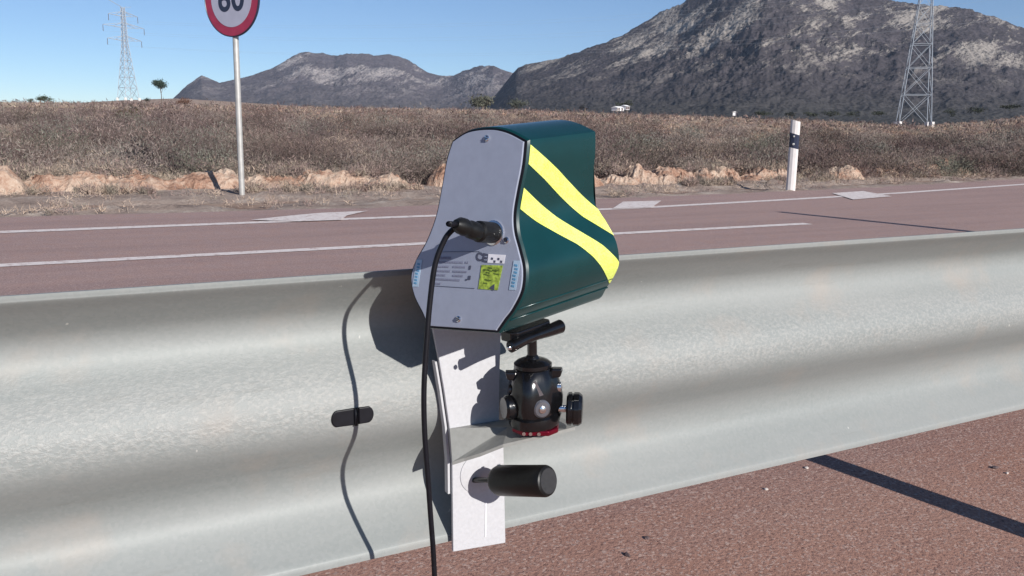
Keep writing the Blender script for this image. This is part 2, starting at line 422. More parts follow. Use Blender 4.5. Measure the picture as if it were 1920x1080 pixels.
mm2 = m_mountain('distant_granite_slope', (math.cos(.35), -math.sin(.35), 0), 330, (.36, .32, .30), (.075, .064, .068), (.080, .078, .07), .6)
mountain('near_hill', [(860, 236), (905, 205), (935, 168), (958, 140), (970, 126), (985, 118), (1040, 108), (1090, 93), (1140, 75), (1180, 55), (1220, 30), (1260, 12), (1300, -6), (1360, -30), (1440, -48), (1520, -40), (1600, -18), (1680, -2), (1740, 5), (1800, 14), (1850, 23), (1890, 36), (1925, 52), (1990, 75), (2080, 95), (2300, 120), (2500, 170)],
         620, 1400, 2100, mm1, 'big rocky hill of granite slabs and dark scrub at right', 3.1, .13, 620, 150)
mountain('far_hills', [(300, 200), (325, 182), (350, 158), (378, 139), (398, 148), (412, 153), (440, 147), (475, 138), (510, 125), (540, 108), (562, 96), (580, 93), (600, 98), (625, 104), (650, 97), (680, 97), (700, 101), (730, 98), (755, 106), (780, 120), (805, 134), (830, 140), (850, 139), (870, 130), (900, 122), (925, 120), (945, 128), (960, 134), (1010, 140), (1100, 160), (1250, 190)],
         1500, 2600, 3600, mm2, 'distant purple grey range of rocky hills in the middle', 8.3, .16, 520, 110, 1.1)
# low dark rise at the far left behind the plain
mountain('low_ridge', [(120, 192), (170, 187), (240, 183), (330, 180), (400, 184), (520, 192), (700, 205), (900, 222), (1000, 232)], 700, 900, 1200,
         M['plain'], 'low brown rise beyond the plain at left', 5.5, .05, 160, 24, 1.0)

# ---------------------------------------------------------------- dry scrub (stuff)
def build_tris(name, P, T, mat):
    n = P.shape[0]; me = bpy.data.meshes.new(name)
    me.vertices.add(n*3); me.vertices.foreach_set('co', P.reshape(-1).astype(np.float32))
    me.loops.add(n*3); me.loops.foreach_set('vertex_index', np.arange(n*3, dtype=np.int32))
    me.polygons.add(n); me.polygons.foreach_set('loop_start', np.arange(0, n*3, 3, dtype=np.int32)); me.polygons.foreach_set('loop_total', np.full(n, 3, dtype=np.int32))
    me.update(calc_edges=True)
    ca = me.color_attributes.new('tint', 'FLOAT_COLOR', 'POINT')
    c = np.ones((n*3, 4), np.float32); c[:, :3] = np.repeat(T, 3, axis=0); ca.data.foreach_set('color', c.reshape(-1))
    me.materials.append(mat); o = bpy.data.objects.new(name, me); COL.objects.link(o); return o
DARKP = np.array([.95, .88, .90])*np.array([(.125, .098, .092), (.15, .115, .10), (.11, .095, .08), (.16, .13, .12)])
MIDP = np.array([1.02, .96, .97])*np.array([(.22, .175, .155), (.20, .18, .15), (.24, .185, .16), (.19, .175, .14), (.26, .205, .18)])
LITE = np.array([1.02, .97, .96])*np.array([(.34, .275, .22), (.30, .25, .205), (.37, .30, .235), (.31, .27, .21)])
PAL = np.concatenate([MIDP, LITE])
def clump(c, rad, h, nb, wd, tint, ln=.3, up=.4):
    # fuzzy dome of short crossing twigs
    u = rng.normal(0, 1, (nb, 3)); u /= np.linalg.norm(u, axis=1)[:, None]; u[:, 2] = np.abs(u[:, 2])
    q = u*rng.uniform(.1, 1.0, (nb, 1))**.5 + rng.normal(0, .13, (nb, 3))
    base = q*np.array([rad, rad, h])
    d = u*.5 + rng.normal(0, .7, (nb, 3)) + np.array([0, 0, up]); d /= np.linalg.norm(d, axis=1)[:, None]
    tip = base + d*(ln*rng.uniform(.4, 1.4, (nb, 1)))
    perp = np.cross(tip-base, rng.normal(0, 1, (nb, 3))); perp /= np.linalg.norm(perp, axis=1)[:, None]+1e-9
    w_ = wd*rng.uniform(.5, 1.6, nb)[:, None]
    P = np.stack([base-perp*w_, base+perp*w_, tip], 1) + np.array(c)
    return P, tint*rng.uniform(.8, 1.22, (nb, 1))
PP = []; TT = []
def scatter(n, dmin, dmax, amin, amax, nb, wd, ln, hk):
    for _ in range(n):
        a = math.radians(random.uniform(amin, amax)); u = random.random()
        d0 = (dmin**.6 + (dmax**.6-dmin**.6)*u)**(1/.6)
        r = bank_front(0)/max(.35, math.cos(a)) + d0 + .9
        x = r*math.sin(a); y = r*math.cos(a)
        f = 1 if dmin < 30 else .35
        pat = noise.noise(Vector((x*.20*f, y*.20*f, 4)))*.9 + noise.noise(Vector((x*.62*f, y*.62*f, 1)))*.75 - .04 - .06*min(1, d0/60)
        if pat > .24:
            pal = random.choice(DARKP if random.random() < .75 else MIDP); h = random.uniform(.40, .85)*hk*(1+.4*pat); k = 1.0
        elif pat > .06:
            pal = random.choice(MIDP); h = random.uniform(.18, .38)*hk; k = .8
        else:
            if random.random() < .35: continue
            pal = random.choice(LITE if random.random() < .8 else MIDP); h = random.uniform(.12, .30)*hk; k = .6
        if x > 9 and random.random() < .3: pal = pal*np.array([1.08, .95, .9])
        p, t = clump((x, y, plain_z(x, y)-.02), h*random.uniform(.8, 1.5), h, int(nb*k), wd, pal, ln)
        PP.append(p); TT.append(t)
scatter(1250, 0, 9, -8, 66, 900, .0042, .07, .95)
scatter(2300, 8, 35, -5, 64, 330, .008, .10, 1.0)
scatter(3600, 30, 110, -4, 62, 90, .022, .22, 1.1)
scatter(4200, 100, 330, -4, 62, 24, .075, .5, 1.3)
for _ in range(240):
    a = math.radians(random.uniform(-6, 64)); d0 = .8+34*random.random()**1.6
    r = bank_front(0)/max(.35, math.cos(a)) + d0 + .9; x = r*math.sin(a); y = r*math.cos(a)
    pal = (DARKP[random.randrange(4)]*.85 if random.random() < .62 else np.array(random.choice([(.15, .15, .115), (.19, .185, .155), (.24, .20, .175)])))
    h = random.uniform(.45, .8)*(1+d0*.012)
    for q in range(3):
        p, t = clump((x+random.uniform(-.6, .6), y+random.uniform(-.4, .4), plain_z(x, y)-.02), h*random.uniform(.7, 1.2), h*random.uniform(.7, 1.05), 800, .0045+d0*.0002, pal*random.uniform(.9, 1.1), .08)
        PP.append(p); TT.append(t)
tag(build_tris('dry_scrub', np.concatenate(PP), np.concatenate(TT), M['scrub']), 'dry grey brown scrub covering the plain', kind='stuff')
# dry tufts on the verge and in front of the bank
PP = []; TT = []
for _ in range(900):
    x = random.uniform(-6, 24); y = random.uniform(asph_edge(x)+.15, bank_front(x)+.25)
    if noise.noise(Vector((x*.7, y*1.2, 6))) < -.05: continue
    h = random.uniform(.04, .13); pal = PAL[random.choice([0, 2, 3, 5, 5, 7])]*1.15
    p, t = clump((x, y, .0), h*1.1, h, 40, .003, pal, .06); PP.append(p); TT.append(t)
for _ in range(1500):
    x = random.uniform(-5, 24); y = bank_front(x) + random.choice([random.uniform(-.15, .25), random.uniform(.7, 1.9)])
    if noise.noise(Vector((x*.9, y*.5, 2))) < -.02: continue
    h = random.uniform(.08, .30) if y > bank_front(x)+.5 else random.uniform(.05, .14)
    p, t = clump((x, y, .02 + (.16 if y > bank_front(x)+.5 else 0)), h*1.0, h, 80, .004, random.choice(MIDP if random.random() < .6 else LITE), .07, .7); PP.append(p); TT.append(t)
tag(build_tris('verge_grass', np.concatenate(PP), np.concatenate(TT), M['scrub']), 'thin dry tufts of grass on the gravelly verge', kind='stuff')

# ---------------------------------------------------------------- individual bushes and trees
def crown(center, rx, rz, nb, size, tint, clumps=9):
    PP = []; TT = []
    cs = [(random.gauss(0, .45), random.gauss(0, .45), random.gauss(0, .4)) for _ in range(clumps)]
    for c in cs:
        n = nb//clumps; p = rng.normal(0, .30, (n, 3)) + np.array(c)
        p = p*np.array([rx, rx, rz]) + np.array(center)
        d1 = rng.normal(0, 1, (n, 3)); d1 /= np.linalg.norm(d1, axis=1)[:, None]; d2 = rng.normal(0, 1, (n, 3)); d2 /= np.linalg.norm(d2, axis=1)[:, None]
        s = size*rng.uniform(.5, 1.4, (n, 1))
        PP.append(np.stack([p, p+d1*s, p+d2*s*.7], 1)); TT.append(np.array(tint)*rng.uniform(.6, 1.4, (n, 1))*random.uniform(.8, 1.2))
    return np.concatenate(PP), np.concatenate(TT)
def plant(name, px, dist, wpx, hpx, tint, label, cat, trunk=True, group=None, nb=900):
    d = ray(*px); d.z = 0; d.normalize(); x = d.x*dist; y = d.y*dist; g = plain_z(x, y)
    sc = dist/F*.93; wd = wpx*sc; hh = hpx*sc
    ztop = CH + ray(*px).z/math.hypot(ray(*px).x, ray(*px).y)*dist       # height of the crown's middle
    root = empty(name, (x, y, g), label, cat, group)
    P, T = crown((x, y, ztop), wd/2*.8, hh/2*.8, nb, max(.05, wd*.07), tint)
    o = build_tris('crown', P, T, M['leaf']); bpy.context.view_layer.update(); o.parent = root; o.matrix_parent_inverse = root.matrix_world.inverted()
    if trunk:
        mb = MB(); r = max(.05, wd*.03)
        mb.tube([(x, y, g-.1), (x+.05*wd, y, g+(ztop-g)*.5), (x, y, ztop)], [r, r*.75, r*.4], 7)
        for k in range(5):
            a = random.random()*6.28; mb.tube([(x+.02*wd, y, g+(ztop-g)*(.55+.08*k)), (x+math.cos(a)*wd*.3, y+math.sin(a)*wd*.3, ztop+random.uniform(-.1, .3)*hh)], [r*.45, r*.15], 5)
        mb.build('trunk', M['wood'], root)
    return root
random.seed(11)
GR = (.06, .075, .05); DG = (.045, .05, .036); OL = (.10, .10, .06)
plant('tree', (300, 158), 150, 28, 20, (.05, .07, .055), 'small dark round topped tree standing alone on the skyline at left', 'tree', nb=2600)
plant('bush', (242, 216), 55, 62, 22, (.085, .065, .035), 'wide dark olive brown bush on the plain below the left pylon', 'bush', nb=1600)
plant('bush', (252, 203), 62, 14, 12, DG, 'small dark bush just above the wide olive brown bush', 'bush')
plant('bush', (82, 185), 160, 26, 12, GR, 'low grey green bush on the skyline near the left edge', 'bush')
plant('bush', (57, 188), 170, 12, 6, GR, 'tiny bush on the skyline at far left', 'bush')
plant('bush', (275, 187), 160, 12, 8, DG, 'tiny dark bush on the skyline left of the lone tree', 'bush')
plant('bush', (345, 190), 140, 26, 12, (.13, .07, .05), 'rust brown bush on the skyline right of the lone tree', 'bush')
plant('bush', (210, 245), 38, 16, 14, DG, 'small dark green bush low on the plain at left', 'bush')
plant('bush', (905, 192), 300, 60, 30, (.10, .10, .075), 'pale olive thicket at the foot of the hills behind the radar', 'bush', nb=1600)
plant('bush', (965, 196), 320, 40, 22, (.08, .085, .065), 'second paler thicket to the right of the olive thicket', 'bush')
plant('bush', (1090, 200), 330, 14, 10, (.03, .03, .03), 'dark round bush left of the white farmhouse', 'bush')
plant('bush', (1175, 196), 360, 30, 12, DG, 'dark bushes behind the white farmhouse', 'bush')
plant('bush', (1485, 214), 200, 22, 10, (.025, .03, .028), 'dark bush just above the white delineator post', 'bush')
for k, px in enumerate([(1430, 213), (1520, 214), (1560, 212), (1600, 213), (1650, 212), (1780, 212), (1835, 208), (1895, 200)]):
    plant('bush', px, 300, random.uniform(24, 44), random.uniform(8, 12), DG,
          ['dark bush at the hill foot left of the delineator post', 'dark bush at the hill foot just right of the delineator post', 'second dark bush right of the delineator post',
           'third dark bush right of the delineator post', 'dark bush at the left foot of the right pylon', 'dark bush right of the right pylon',
           'dark bush midway between right pylon and right edge', 'dark bush at the right edge below the hill'][k], 'bush', False, 'bushes along the foot of the hill', 500)

# ---------------------------------------------------------------- pylons
def pylon(name, base_px, dist, H, half, label, rotz, wd):
    d = ray(*base_px); e = d.z/math.hypot(d.x, d.y); h = Vector((d.x, d.y, 0)).normalized()
    base = Vector((h.x*dist, h.y*dist, CH + e*dist))
    root = empty(name, base, label, 'pylon')
    ca, sa = math.cos(rotz), math.sin(rotz)
    def P(x, y, z): return base + Vector((x*ca-y*sa, x*sa+y*ca, z))
    def hw(z): return half*(1-.72*min(1, z/(H*.62))) if z < H*.62 else half*.28*(1-.35*(z-H*.62)/(H*.38))
    lev = [0, .13, .245, .345, .43, .51, .58, .64, .70, .76, .82, .88, .94, 1.0]
    mb = MB()
    for i in range(len(lev)-1):
        z0, z1 = lev[i]*H, lev[i+1]*H; a, b = hw(z0), hw(z1)
        c0 = [(-a, -a), (a, -a), (a, a), (-a, a)]; c1 = [(-b, -b), (b, -b), (b, b), (-b, b)]
        for k in range(4):
            m = (k+1) % 4
            mb.bar(P(*c0[k], z0), P(*c1[k], z1), wd)
            mb.bar(P(*c0[k], z0), P(*c1[m], z1), wd*.55); mb.bar(P(*c0[m], z0), P(*c1[k], z1), wd*.55)
            if z1 < H: mb.bar(P(*c1[k], z1), P(*c1[m], z1), wd*.7)
    mb.build('frame', M['tower'], root)
    tips = []
    for fz, L in ((.64, .20), (.78, .24), (.90, .17)):
        z = fz*H; L_ = L*H
        for sgn in (-1, 1):
            am = MB(); b = hw(z); tip = P(sgn*L_, 0, z+.012*H)
            for yy in (-b, b):
                am.bar(P(sgn*b, yy, z), tip, wd*.7); am.bar(P(sgn*b, yy, z+.05*H), tip, wd*.7)
                am.bar(P(sgn*b, yy, z+.05*H), P(sgn*(b+L_)*.5, yy*.5, z+.006*H), wd*.5)
            ao = am.build('cross_arm', M['tower'], root)
            ins = MB(); ins.lathe(tip-Vector((0, 0, .07*H)), (0, 0, 1), [(.12, 0), (.12, .065*H)], 6); ins.build('insulator', M['darkstone'], ao)
            tips.append(tip-Vector((0, 0, .07*H)))
    for x, y in ((-half, -half), (half, -half), (half, half), (-half, half)): MB().box(P(x, y, .2), (1, 1, 1.2)).build('footing', M['postwhite'] if dist < 300 else M['galv'], root)
    pk = MB(); pk.bar(P(-hw(H), 0, H), P(-.16*H, 0, H+.06*H), wd*.8); pk.bar(P(hw(H), 0, H), P(.10*H, 0, H+.01*H), wd*.6); pk.build('earth_wire_horn', M['tower'], root)
    return root, tips, base
T1, tips1, b1 = pylon('transmission_tower', (241, 187), 413, 38.5, 3.2, 'faint distant lattice pylon standing on the skyline at left', .45, .21)
T2, tips2, b2 = pylon('transmission_tower', (1712, 234), 255, 60, 3.9, 'grey lattice pylon in front of the big rocky hill at right', -.8, .16)
# conductors hang from the left pylon, away to both sides
for k, (i, lab) in enumerate([(0, 'lowest left conductor wire of the left pylon'), (1, 'lowest right conductor wire of the left pylon'), (2, 'middle left conductor wire of the left pylon'), (3, 'middle right conductor wire of the left pylon'), (4, 'top left conductor wire of the left pylon'), (5, 'top right conductor wire of the left pylon')]):
    a = tips1[i]; e = tips2[i] + Vector((150, 70, 12)); pts = []
    for s in range(25):
        t = s/24; p = a.lerp(e, t); p.z -= 4*t*(1-t)*9; pts.append(p)
    mb = MB(); mb.tube(pts, .016, 5); tag(mb.build('power_line', M['tower']), lab, 'power line', 'wires of the left pylon')

# ---------------------------------------------------------------- far farmhouses
def house(px, dist, wx, wy, h, label, rz):
    d = ray(*px); e = d.z/math.hypot(d.x, d.y); hd = Vector((d.x, d.y, 0)).normalized(); c = Vector((hd.x*dist, hd.y*dist, CH+e*dist))
    root = empty('farmhouse', c, label, 'farmhouse'); R_ = Matrix.Rotation(rz, 3, 'Z'); ax = [R_ @ Vector(v) for v in ((1,0,0),(0,1,0),(0,0,1))]
    MB().box(c+ax[2]*h/2, (wx, wy, h), ax).build('wall', M['farwhite'], root)
    g = MB(); pts = [c+ax[0]*(-wx/2-.2)+ax[1]*(s*(wy/2+.3))+ax[2]*(h+.01) for s in (-1, 1)] + [c+ax[0]*(-wx/2-.2)+ax[2]*(h+wy*.22)]
    g.prism(pts, ax[0]*(wx+.4)); g.build('roof', M['farwhite'], root)
    for s in (-.28, .22): MB().box(c+ax[0]*(s*wx)-ax[1]*(wy/2+.03)+ax[2]*h*.55, (.9, .08, 1.1), ax).build('window', M['darkstone'], root)
    return root
house((1158, 208), 340, 3.8, 3, 1.1, 'small white farmhouse on the plain right of the radar, left of its pair', .3)
house((1172, 206), 345, 2.2, 2.6, 1.3, 'smaller white hut right beside the farmhouse', .3)
house((1377, 217), 260, .9, 1.0, 1.0, 'tiny pale hut on the plain left of the delineator post', .9)

# ---------------------------------------------------------------- speed limit sign
def sign():
    b = ground_at(454, 368, 0); base = Vector((b.x, b.y, 0))
    root = empty('speed_limit_sign', base, 'round red rimmed speed limit sign on a grey post beside the far road', 'road sign')
    MB().lathe(base-Vector((0, 0, .1)), (0, 0, 1), [(.036, 0), (.036, 2.86)], 20).build('post', M['galv'], root, smooth=True, auto=.6)
    fdir = Vector((-math.sin(math.radians(57)), -math.cos(math.radians(57)), 0))   # face normal, turned to oncoming traffic
    c = base + Vector((0, 0, 2.375)) + fdir*.05
    tx = fdir.cross(Vector((0, 0, 1))).normalized()*-1; upv = Vector((0, 0, 1))
    if tx.x < 0: tx = -tx
    R0 = .45
    MB().lathe(c-fdir*.030, fdir, [(R0-.004, 0), (R0, .003), (R0, .028), (R0-.006, .030), (R0-.012, .022)], 64).build('rim', M['signblack'], root, smooth=True, auto=.5)
    MB().lathe(c-fdir*.007, fdir, [(R0-.013, 0), (R0-.013, .003)], 64).build('red_border', M['signred'], root)
    MB().lathe(c-fdir*.003, fdir, [(R0*.745, 0), (R0*.745, .0022)], 64).build('white_face', M['signwhite'], root)
    cu = bpy.data.curves.new('digits', 'FONT'); cu.body = '60'; cu.size = .44; cu.align_x = 'CENTER'; cu.align_y = 'CENTER'; cu.extrude = .001; cu.offset = .008; cu.space_character = 1.02
    tmp = bpy.data.objects.new('tmp', cu); COL.objects.link(tmp); bpy.context.view_layer.update()
    me = bpy.data.meshes.new_from_object(tmp.evaluated_get(bpy.context.evaluated_depsgraph_get())); COL.objects.unlink(tmp); bpy.data.objects.remove(tmp)
    R_ = Matrix((tx, upv, tx.cross(upv))).transposed().to_4x4(); R_.translation = c + fdir*.001 + upv*-.01
    me.transform(R_); me.materials.clear(); me.materials.append(M['signblack'])
    o = bpy.data.objects.new('digits', me); COL.objects.link(o); o.parent = root; o.matrix_parent_inverse = root.matrix_world.inverted()
    for z in (2.2, 2.56): MB().box(base+Vector((0, 0, z))+fdir*.005, (.34, .02, .03), (tx, fdir, upv)).build('clamp', M['galv'], root)
sign()

# ---------------------------------------------------------------- delineator post
def delineator():
    b = ground_at(1482, 357, 0); base = Vector((b.x, b.y, -.02))
    root = empty('delineator_post', base, 'white roadside marker post with black band and reflectors on the far verge', 'marker post')
    f = Vector((-.74, -.67, 0)).normalized(); s = Vector((-f.y, f.x, 0)); s = -s if s.x < 0 else s; u = Vector((0, 0, 1))
    def sec(z, k=1.0):
        a = .072*k; return [base+s*(a*cx)+f*(.05*cy)+u*z for cx, cy in ((-1, -.8), (-1, .2), (-.6, .8), (0, 1), (.6, .8), (1, .2), (1, -.8))]
    def seg(z0, z1, z0r=None, z1r=None, k=1.0):
        P0 = sec(0, k); P1 = sec(0, k); v = []
        for P, za, zb in ((P0, z0, z0r or z0), (P1, z1, z1r or z1)):
            for p in P:
                t = ((p-base).dot(s)/.072+1)/2; v.append(Vector((p.x, p.y, base.z+za+(zb-za)*t)))
        n = 7; mb = MB(); mb.add(v, [tuple(range(n))[::-1], tuple(range(n, 2*n))] + [(i, (i+1) % n, n+(i+1) % n, n+i) for i in range(n)]); return mb
    seg(-.1, .70, None, .665).build('shaft', M['postwhite'], root)
    seg(.70, .925, .665, .885, 1.02).build('black_band', M['signblack'], root)
    seg(.925, 1.13, .885, 1.09).build('cap', M['postwhite'], root)
    for z, r in ((.745, .018), (.865, .014)):
        MB().lathe(base+f*.050+u*z-s*.008, f, [(r, 0), (r, .006), (r*.7, .009)], 16).build('reflector', M['galv'], root)
delineator()

# ---------------------------------------------------------------- guardrail
prof = [(.8785, .7435), (.879, .739), (.8815, .735), (.900, .722), (.9215, .705), (.9345, .692), (.9395, .679), (.9375, .664), (.928, .649), (.912, .633), (.897, .617), (.8875, .601),
        (.8845, .584), (.8865, .567), (.895, .551), (.910, .534), (.927, .515), (.9375, .497), (.9395, .480), (.935, .464), (.9225, .449), (.901, .430), (.884, .4165), (.8805, .412), (.8795, .4055)]
prof = [(.8785+(y-.8785)*.84, z) for y, z in prof]
def guardrail():
    root = empty('guardrail', (0, .88, 0), 'galvanised corrugated steel guardrail crossing the picture, seen from behind', 'guardrail')
    sm = catmull([(0, y, z) for y, z in prof], 5); n = len(sm)
    th = []
    for i, p in enumerate(sm):
        d = (sm[min(i+1, n-1)]-sm[max(i-1, 0)]).normalized(); nrm = Vector((0, -d.z, d.y)); nrm = nrm if nrm.y > 0 else -nrm
        th.append(p+nrm*.003)
    loop = sm + th[::-1]; m = len(loop)
    xs = [-9, -5, -2, -1, 0, 1, 2, 3, 4, 6, 8, 12, 20, 40, 70]; V = []; Fc = []
    for x in xs: V += [(x, p.y, p.z) for p in loop]
    for i in range(len(xs)-1):
        for k in range(m): Fc.append((i*m+k, i*m+(k+1) % m, (i+1)*m+(k+1) % m, (i+1)*m+k))
    o = mesh_obj('beam', V, Fc, M['rail'], root, smooth=True)
    bm = bmesh.new(); bm.from_mesh(o.data); bmesh.ops.recalc_face_normals(bm, faces=bm.faces)
    for e in bm.edges:
        if len(e.link_faces) == 2 and e.calc_face_angle(0) > .7: e.smooth = False
    bm.to_mesh(o.data); bm.free()
    # support posts stand just outside the frame; their shadows fall on the ground beyond the rail
    def post(x):
        mb = MB(); y = .835
        mb.box((x, y, .33), (.075, .006, .74)); mb.box((x-.035, y-.022, .33), (.005, .038, .74)); mb.box((x+.035, y-.022, .33), (.005, .038, .74))
        mb.box((x, y+.024, .57), (.05, .036, .09))
        return mb.build('post', M['galv'], root)
    post(1.975); post(-2.02); post(5.97)
guardrail()
# tall bare pole outside the frame at right whose thin shadow crosses the far lane
pb = Vector((8.33, 1.35, 0)); proot = empty('sign_pole', pb, 'tall thin steel pole standing on the near shoulder beyond the right edge', 'pole')
MB().lathe(pb, (0, 0, 1), [(.07, 0), (.055, 2.6)], 14).build('shaft', M['galv'], proot, smooth=True, auto=.6)
MB().lathe(pb+Vector((0, 0, 2.6)), (0, 0, 1), [(.06, 0), (.06, .02), (.02, .03)], 14).build('cap', M['galv'], proot)

# ---------------------------------------------------------------- radar unit
A = Vector((.3594, .7723, .7076)); N = Vector((.8900, .4341, -.1392)).normalized(); B = Vector((.9439, .3195, .0835)).normalized()
U = Vector((.4275, -.9008, -.0758)); Vv = Vector((.1583, -.0080, .9874))
Rp = [(0.0014, 0.1936), (0.0229, 0.1924), (0.0455, 0.1858), (0.0472, 0.1627), (0.0462, 0.1366), (0.0464, 0.1156), (0.0508, 0.0981), (0.0600, 0.0812), (0.0680, 0.0644), (0.0700, 0.0438), (0.0631, 0.0236), (0.0558, 0.0113), (0.0485, -0.0022)]
Lp = [(-0.0403, -0.0176), (-0.0485, -0.0062), (-0.0648, 0.0105), (-0.0732, 0.0291), (-0.0698, 0.0480), (-0.0590, 0.0710), (-0.0515, 0.0985), (-0.0496, 0.1294), (-0.0485, 0.1572), (-0.0445, 0.1768), (-0.0256, 0.1884)]
def outline(k=6):
    # open chain from bottom-left over the top to bottom-right, with soft shoulder corners
    def cr(pts): return [(p.x, p.y) for p in catmull([(a, b, 0) for a, b in pts], k)]
    left = cr(Lp[:10]); top = cr([Lp[9], Lp[10]] + Rp[:3]); right = cr(Rp[2:])
    return left + top[1:] + right[1:]
OUT = outline()
def offs(poly, d):
    n = len(poly); o = []; cx = sum(p[0] for p in poly)/n; cy = sum(p[1] for p in poly)/n
    for i in range(n):
        a = Vector(poly[i-1]); b = Vector(poly[(i+1) % n]); t = (b-a); t = t.normalized() if t.length > 1e-9 else Vector((1, 0)); nn = Vector((t.y, -t.x))
        if nn.dot(Vector(poly[i])-Vector((cx, cy))) < 0: nn = -nn
        o.append((poly[i][0]+nn.x*d, poly[i][1]+nn.y*d))
    return o
def W(u, v, t=0, lift=0): return A + U*u + Vv*v + B*t - N*lift
def tmax(v): return float(np.interp(v, [-.02, 0, .02, .04, .07, .09, .11, .15, .19, .2], [.166, .165, .158, .155, .145, .136, .124, .112, .106, .105]))
def radar():
    root = empty('radar_unit', W(0, -.01, .08), 'dark green traffic radar with grey end panel and two yellow reflective stripes', 'radar')
    body = offs(OUT, .0022); n = len(body); T = 14; V = []; Fc = []
    ins = offs(OUT, -.004)
    tt = [0]+[(k/(T-1)) for k in range(T)]
    rows = []
    rows.append([W(*p, 0) for p in offs(OUT, .0006)])
    for k in range(T):
        s = k/(T-1); rows.append([W(*p, .0022 + (tmax(p[1])-.004)*s) for p in body])
    rows.append([W(*p, tmax(p[1])+.0005) for p in ins])
    for r in rows: V += r
    m = len(rows)
    for j in range(m-1):
        for i in range(n): Fc.append((j*n+i, j*n+(i+1) % n, (j+1)*n+(i+1) % n, (j+1)*n+i))
    Fc.append(tuple(range(n))); Fc.append(tuple((m-1)*n+i for i in range(n)))
    mb = MB(); mb.add(V, Fc); hs = mb.build('housing', M['green'], root, smooth=True, auto=.5)
    # black gasket line and front panel
    mb = MB(); mb.prism([W(*p, 0, .0002) for p in offs(OUT, .0008)], -N*.0016); mb.build('gasket', M['black'], root)
    mb = MB(); mb.prism([W(*p, 0, .0018) for p in offs(OUT, -.0014)], -N*.0022); pn = mb.build('end_panel', M['panel'], root, bevel=.0006)
    # seam rib along the lower right flank
    rv = .0236; ru = .0631+.0022
    mb = MB(); mb.tube([W(ru, rv, t) for t in (.002, .05, .1, .155)], .0011, 6); mb.build('seam', M['green'], hs, smooth=True)
    mb = MB(); mb.tube([W(.0565+.0022, .011, t) for t in (.002, .05, .1, .16)], .0008, 6); mb.build('seam', M['green'], hs, smooth=True)
    # stripes
    rv_ = [p[1] for p in Rp][::-1]; fine = [(p[0], p[1]) for p in OUT[-(len(Rp)-2)*6-1:]]
    fv = [p[1] for p in fine][::-1]; fu = [p[0] for p in fine][::-1]
    def usurf(v): return float(np.interp(v, fv, fu))
    def nrm2(v):
        a = usurf(v-.003); b = usurf(v+.003); t = Vector((b-a, .006)).normalized(); return Vector((t.y, -t.x))
    def stripe(up, lo):
        NT_, NV = 60, 8; vs = []; fs = []
        for i in range(NT_):
            t = .0022 + .166*i/(NT_-1)
            a = float(np.interp(t, [q[0] for q in up], [q[1] for q in up])); b = float(np.interp(t, [q[0] for q in lo], [q[1] for q in lo]))
            for j in range(NV):
                v = a+(b-a)*j/(NV-1); nn = nrm2(v); uu = usurf(v)+nn.x*.0028; v2 = v+nn.y*.0028
                vs.append(W(uu, v2, min(t, tmax(v)-.002)))
        for i in range(NT_-1):
            for j in range(NV-1): fs.append((i*NV+j, (i+1)*NV+j, (i+1)*NV+j+1, i*NV+j+1))
        m2 = MB(); m2.add(vs, fs); o = m2.build('reflective_stripe', M['yellow'], hs, smooth=True); return o
    stripe([(0, .184), (.05, .1535), (.088, .128), (.128, .101), (.142, .088), (.166, .066)], [(0, .1655), (.032, .1455), (.07, .119), (.1, .0975), (.12, .0855), (.144, .0715), (.166, .055)])
    stripe([(0, .1425), (.028, .1237), (.058, .1035), (.084, .0875), (.12, .0665), (.146, .0485), (.166, .033)], [(0, .1215), (.026, .1040), (.054, .0875), (.078, .0745), (.102, .0585), (.128, .0385), (.155, .019), (.166, .012)])
    # details on the panel
    L0 = .0041
    def quad(name, pts, mat, lift=.0002, th=.0003):
        mb = MB(); mb.prism([W(*p, 0, L0+lift) for p in pts], -N*th); return mb.build(name, mat, pn)
    for (u, v) in ((.0, .1835), (.0, .0), (.0435, .0885)):
        s = MB(); s.lathe(W(u, v, 0, L0), -N, [(.0032, 0), (.0032, .0012), (.0022, .0018)], 14); so = s.build('screw', M['chrome'], pn)
        s = MB(); s.box(W(u, v, 0, L0+.0019), (.0045, .0011, .0006), (U, Vv, N)); s.box(W(u+.0008, v+.0016, 0, L0+.0018), (.002, .001, .0006), (U, Vv, N)); s.box(W(u-.0008, v-.0016, 0, L0+.0018), (.002, .001, .0006), (U, Vv, N)); s.build('slot', M['signblack'], so)
    # rating label: faded unreadable lines of print
    def lerp2(a, b, t): return (a[0]+(b[0]-a[0])*t, a[1]+(b[1]-a[1])*t)
    c00, c10, c01, c11 = (-.040, .0592), (.0150, .0690), (-.0438, .0255), (.0170, .0345)
    def LP(a, b): return lerp2(lerp2(c00, c10, a), lerp2(c01, c11, a), b)
    mb = MB(); rr = random.Random(3)
    def dash(a, b, wa, hb):
        q = [LP(a, b), LP(a+wa, b), LP(a+wa, b+hb), LP(a, b+hb)]; mb.prism([W(*p, 0, L0+.0002) for p in q], -N*.0003)
    for row, (y, x0, x1) in enumerate([(.06, .06, .32), (.2, .05, .62), (.2, .68, .76), (.34, .05, .32), (.34, .42, .70), (.48, .05, .36), (.48, .44, .72), (.61, .05, .26), (.61, .45, .66), (.74, .05, .62), (.88, .03, .22)]):
        a = x0
        while a < x1:
            wa = rr.uniform(.012, .035); dash(a, y, wa, .055 if row else .08); a += wa+rr.uniform(.006, .016)
    mb.build('label_print', M['greyink'], pn)
    mb = MB(); 
    for a, b, wa, hb in ((.78, .32, .035, .12), (.79, .62, .05, .12), (.74, .72, .03, .05), (.05, .98, .9, .012), (.02, -.10, .95, .012)): dash(a, b, wa, hb)
    mb.build('label_print', M['darkink'], pn)
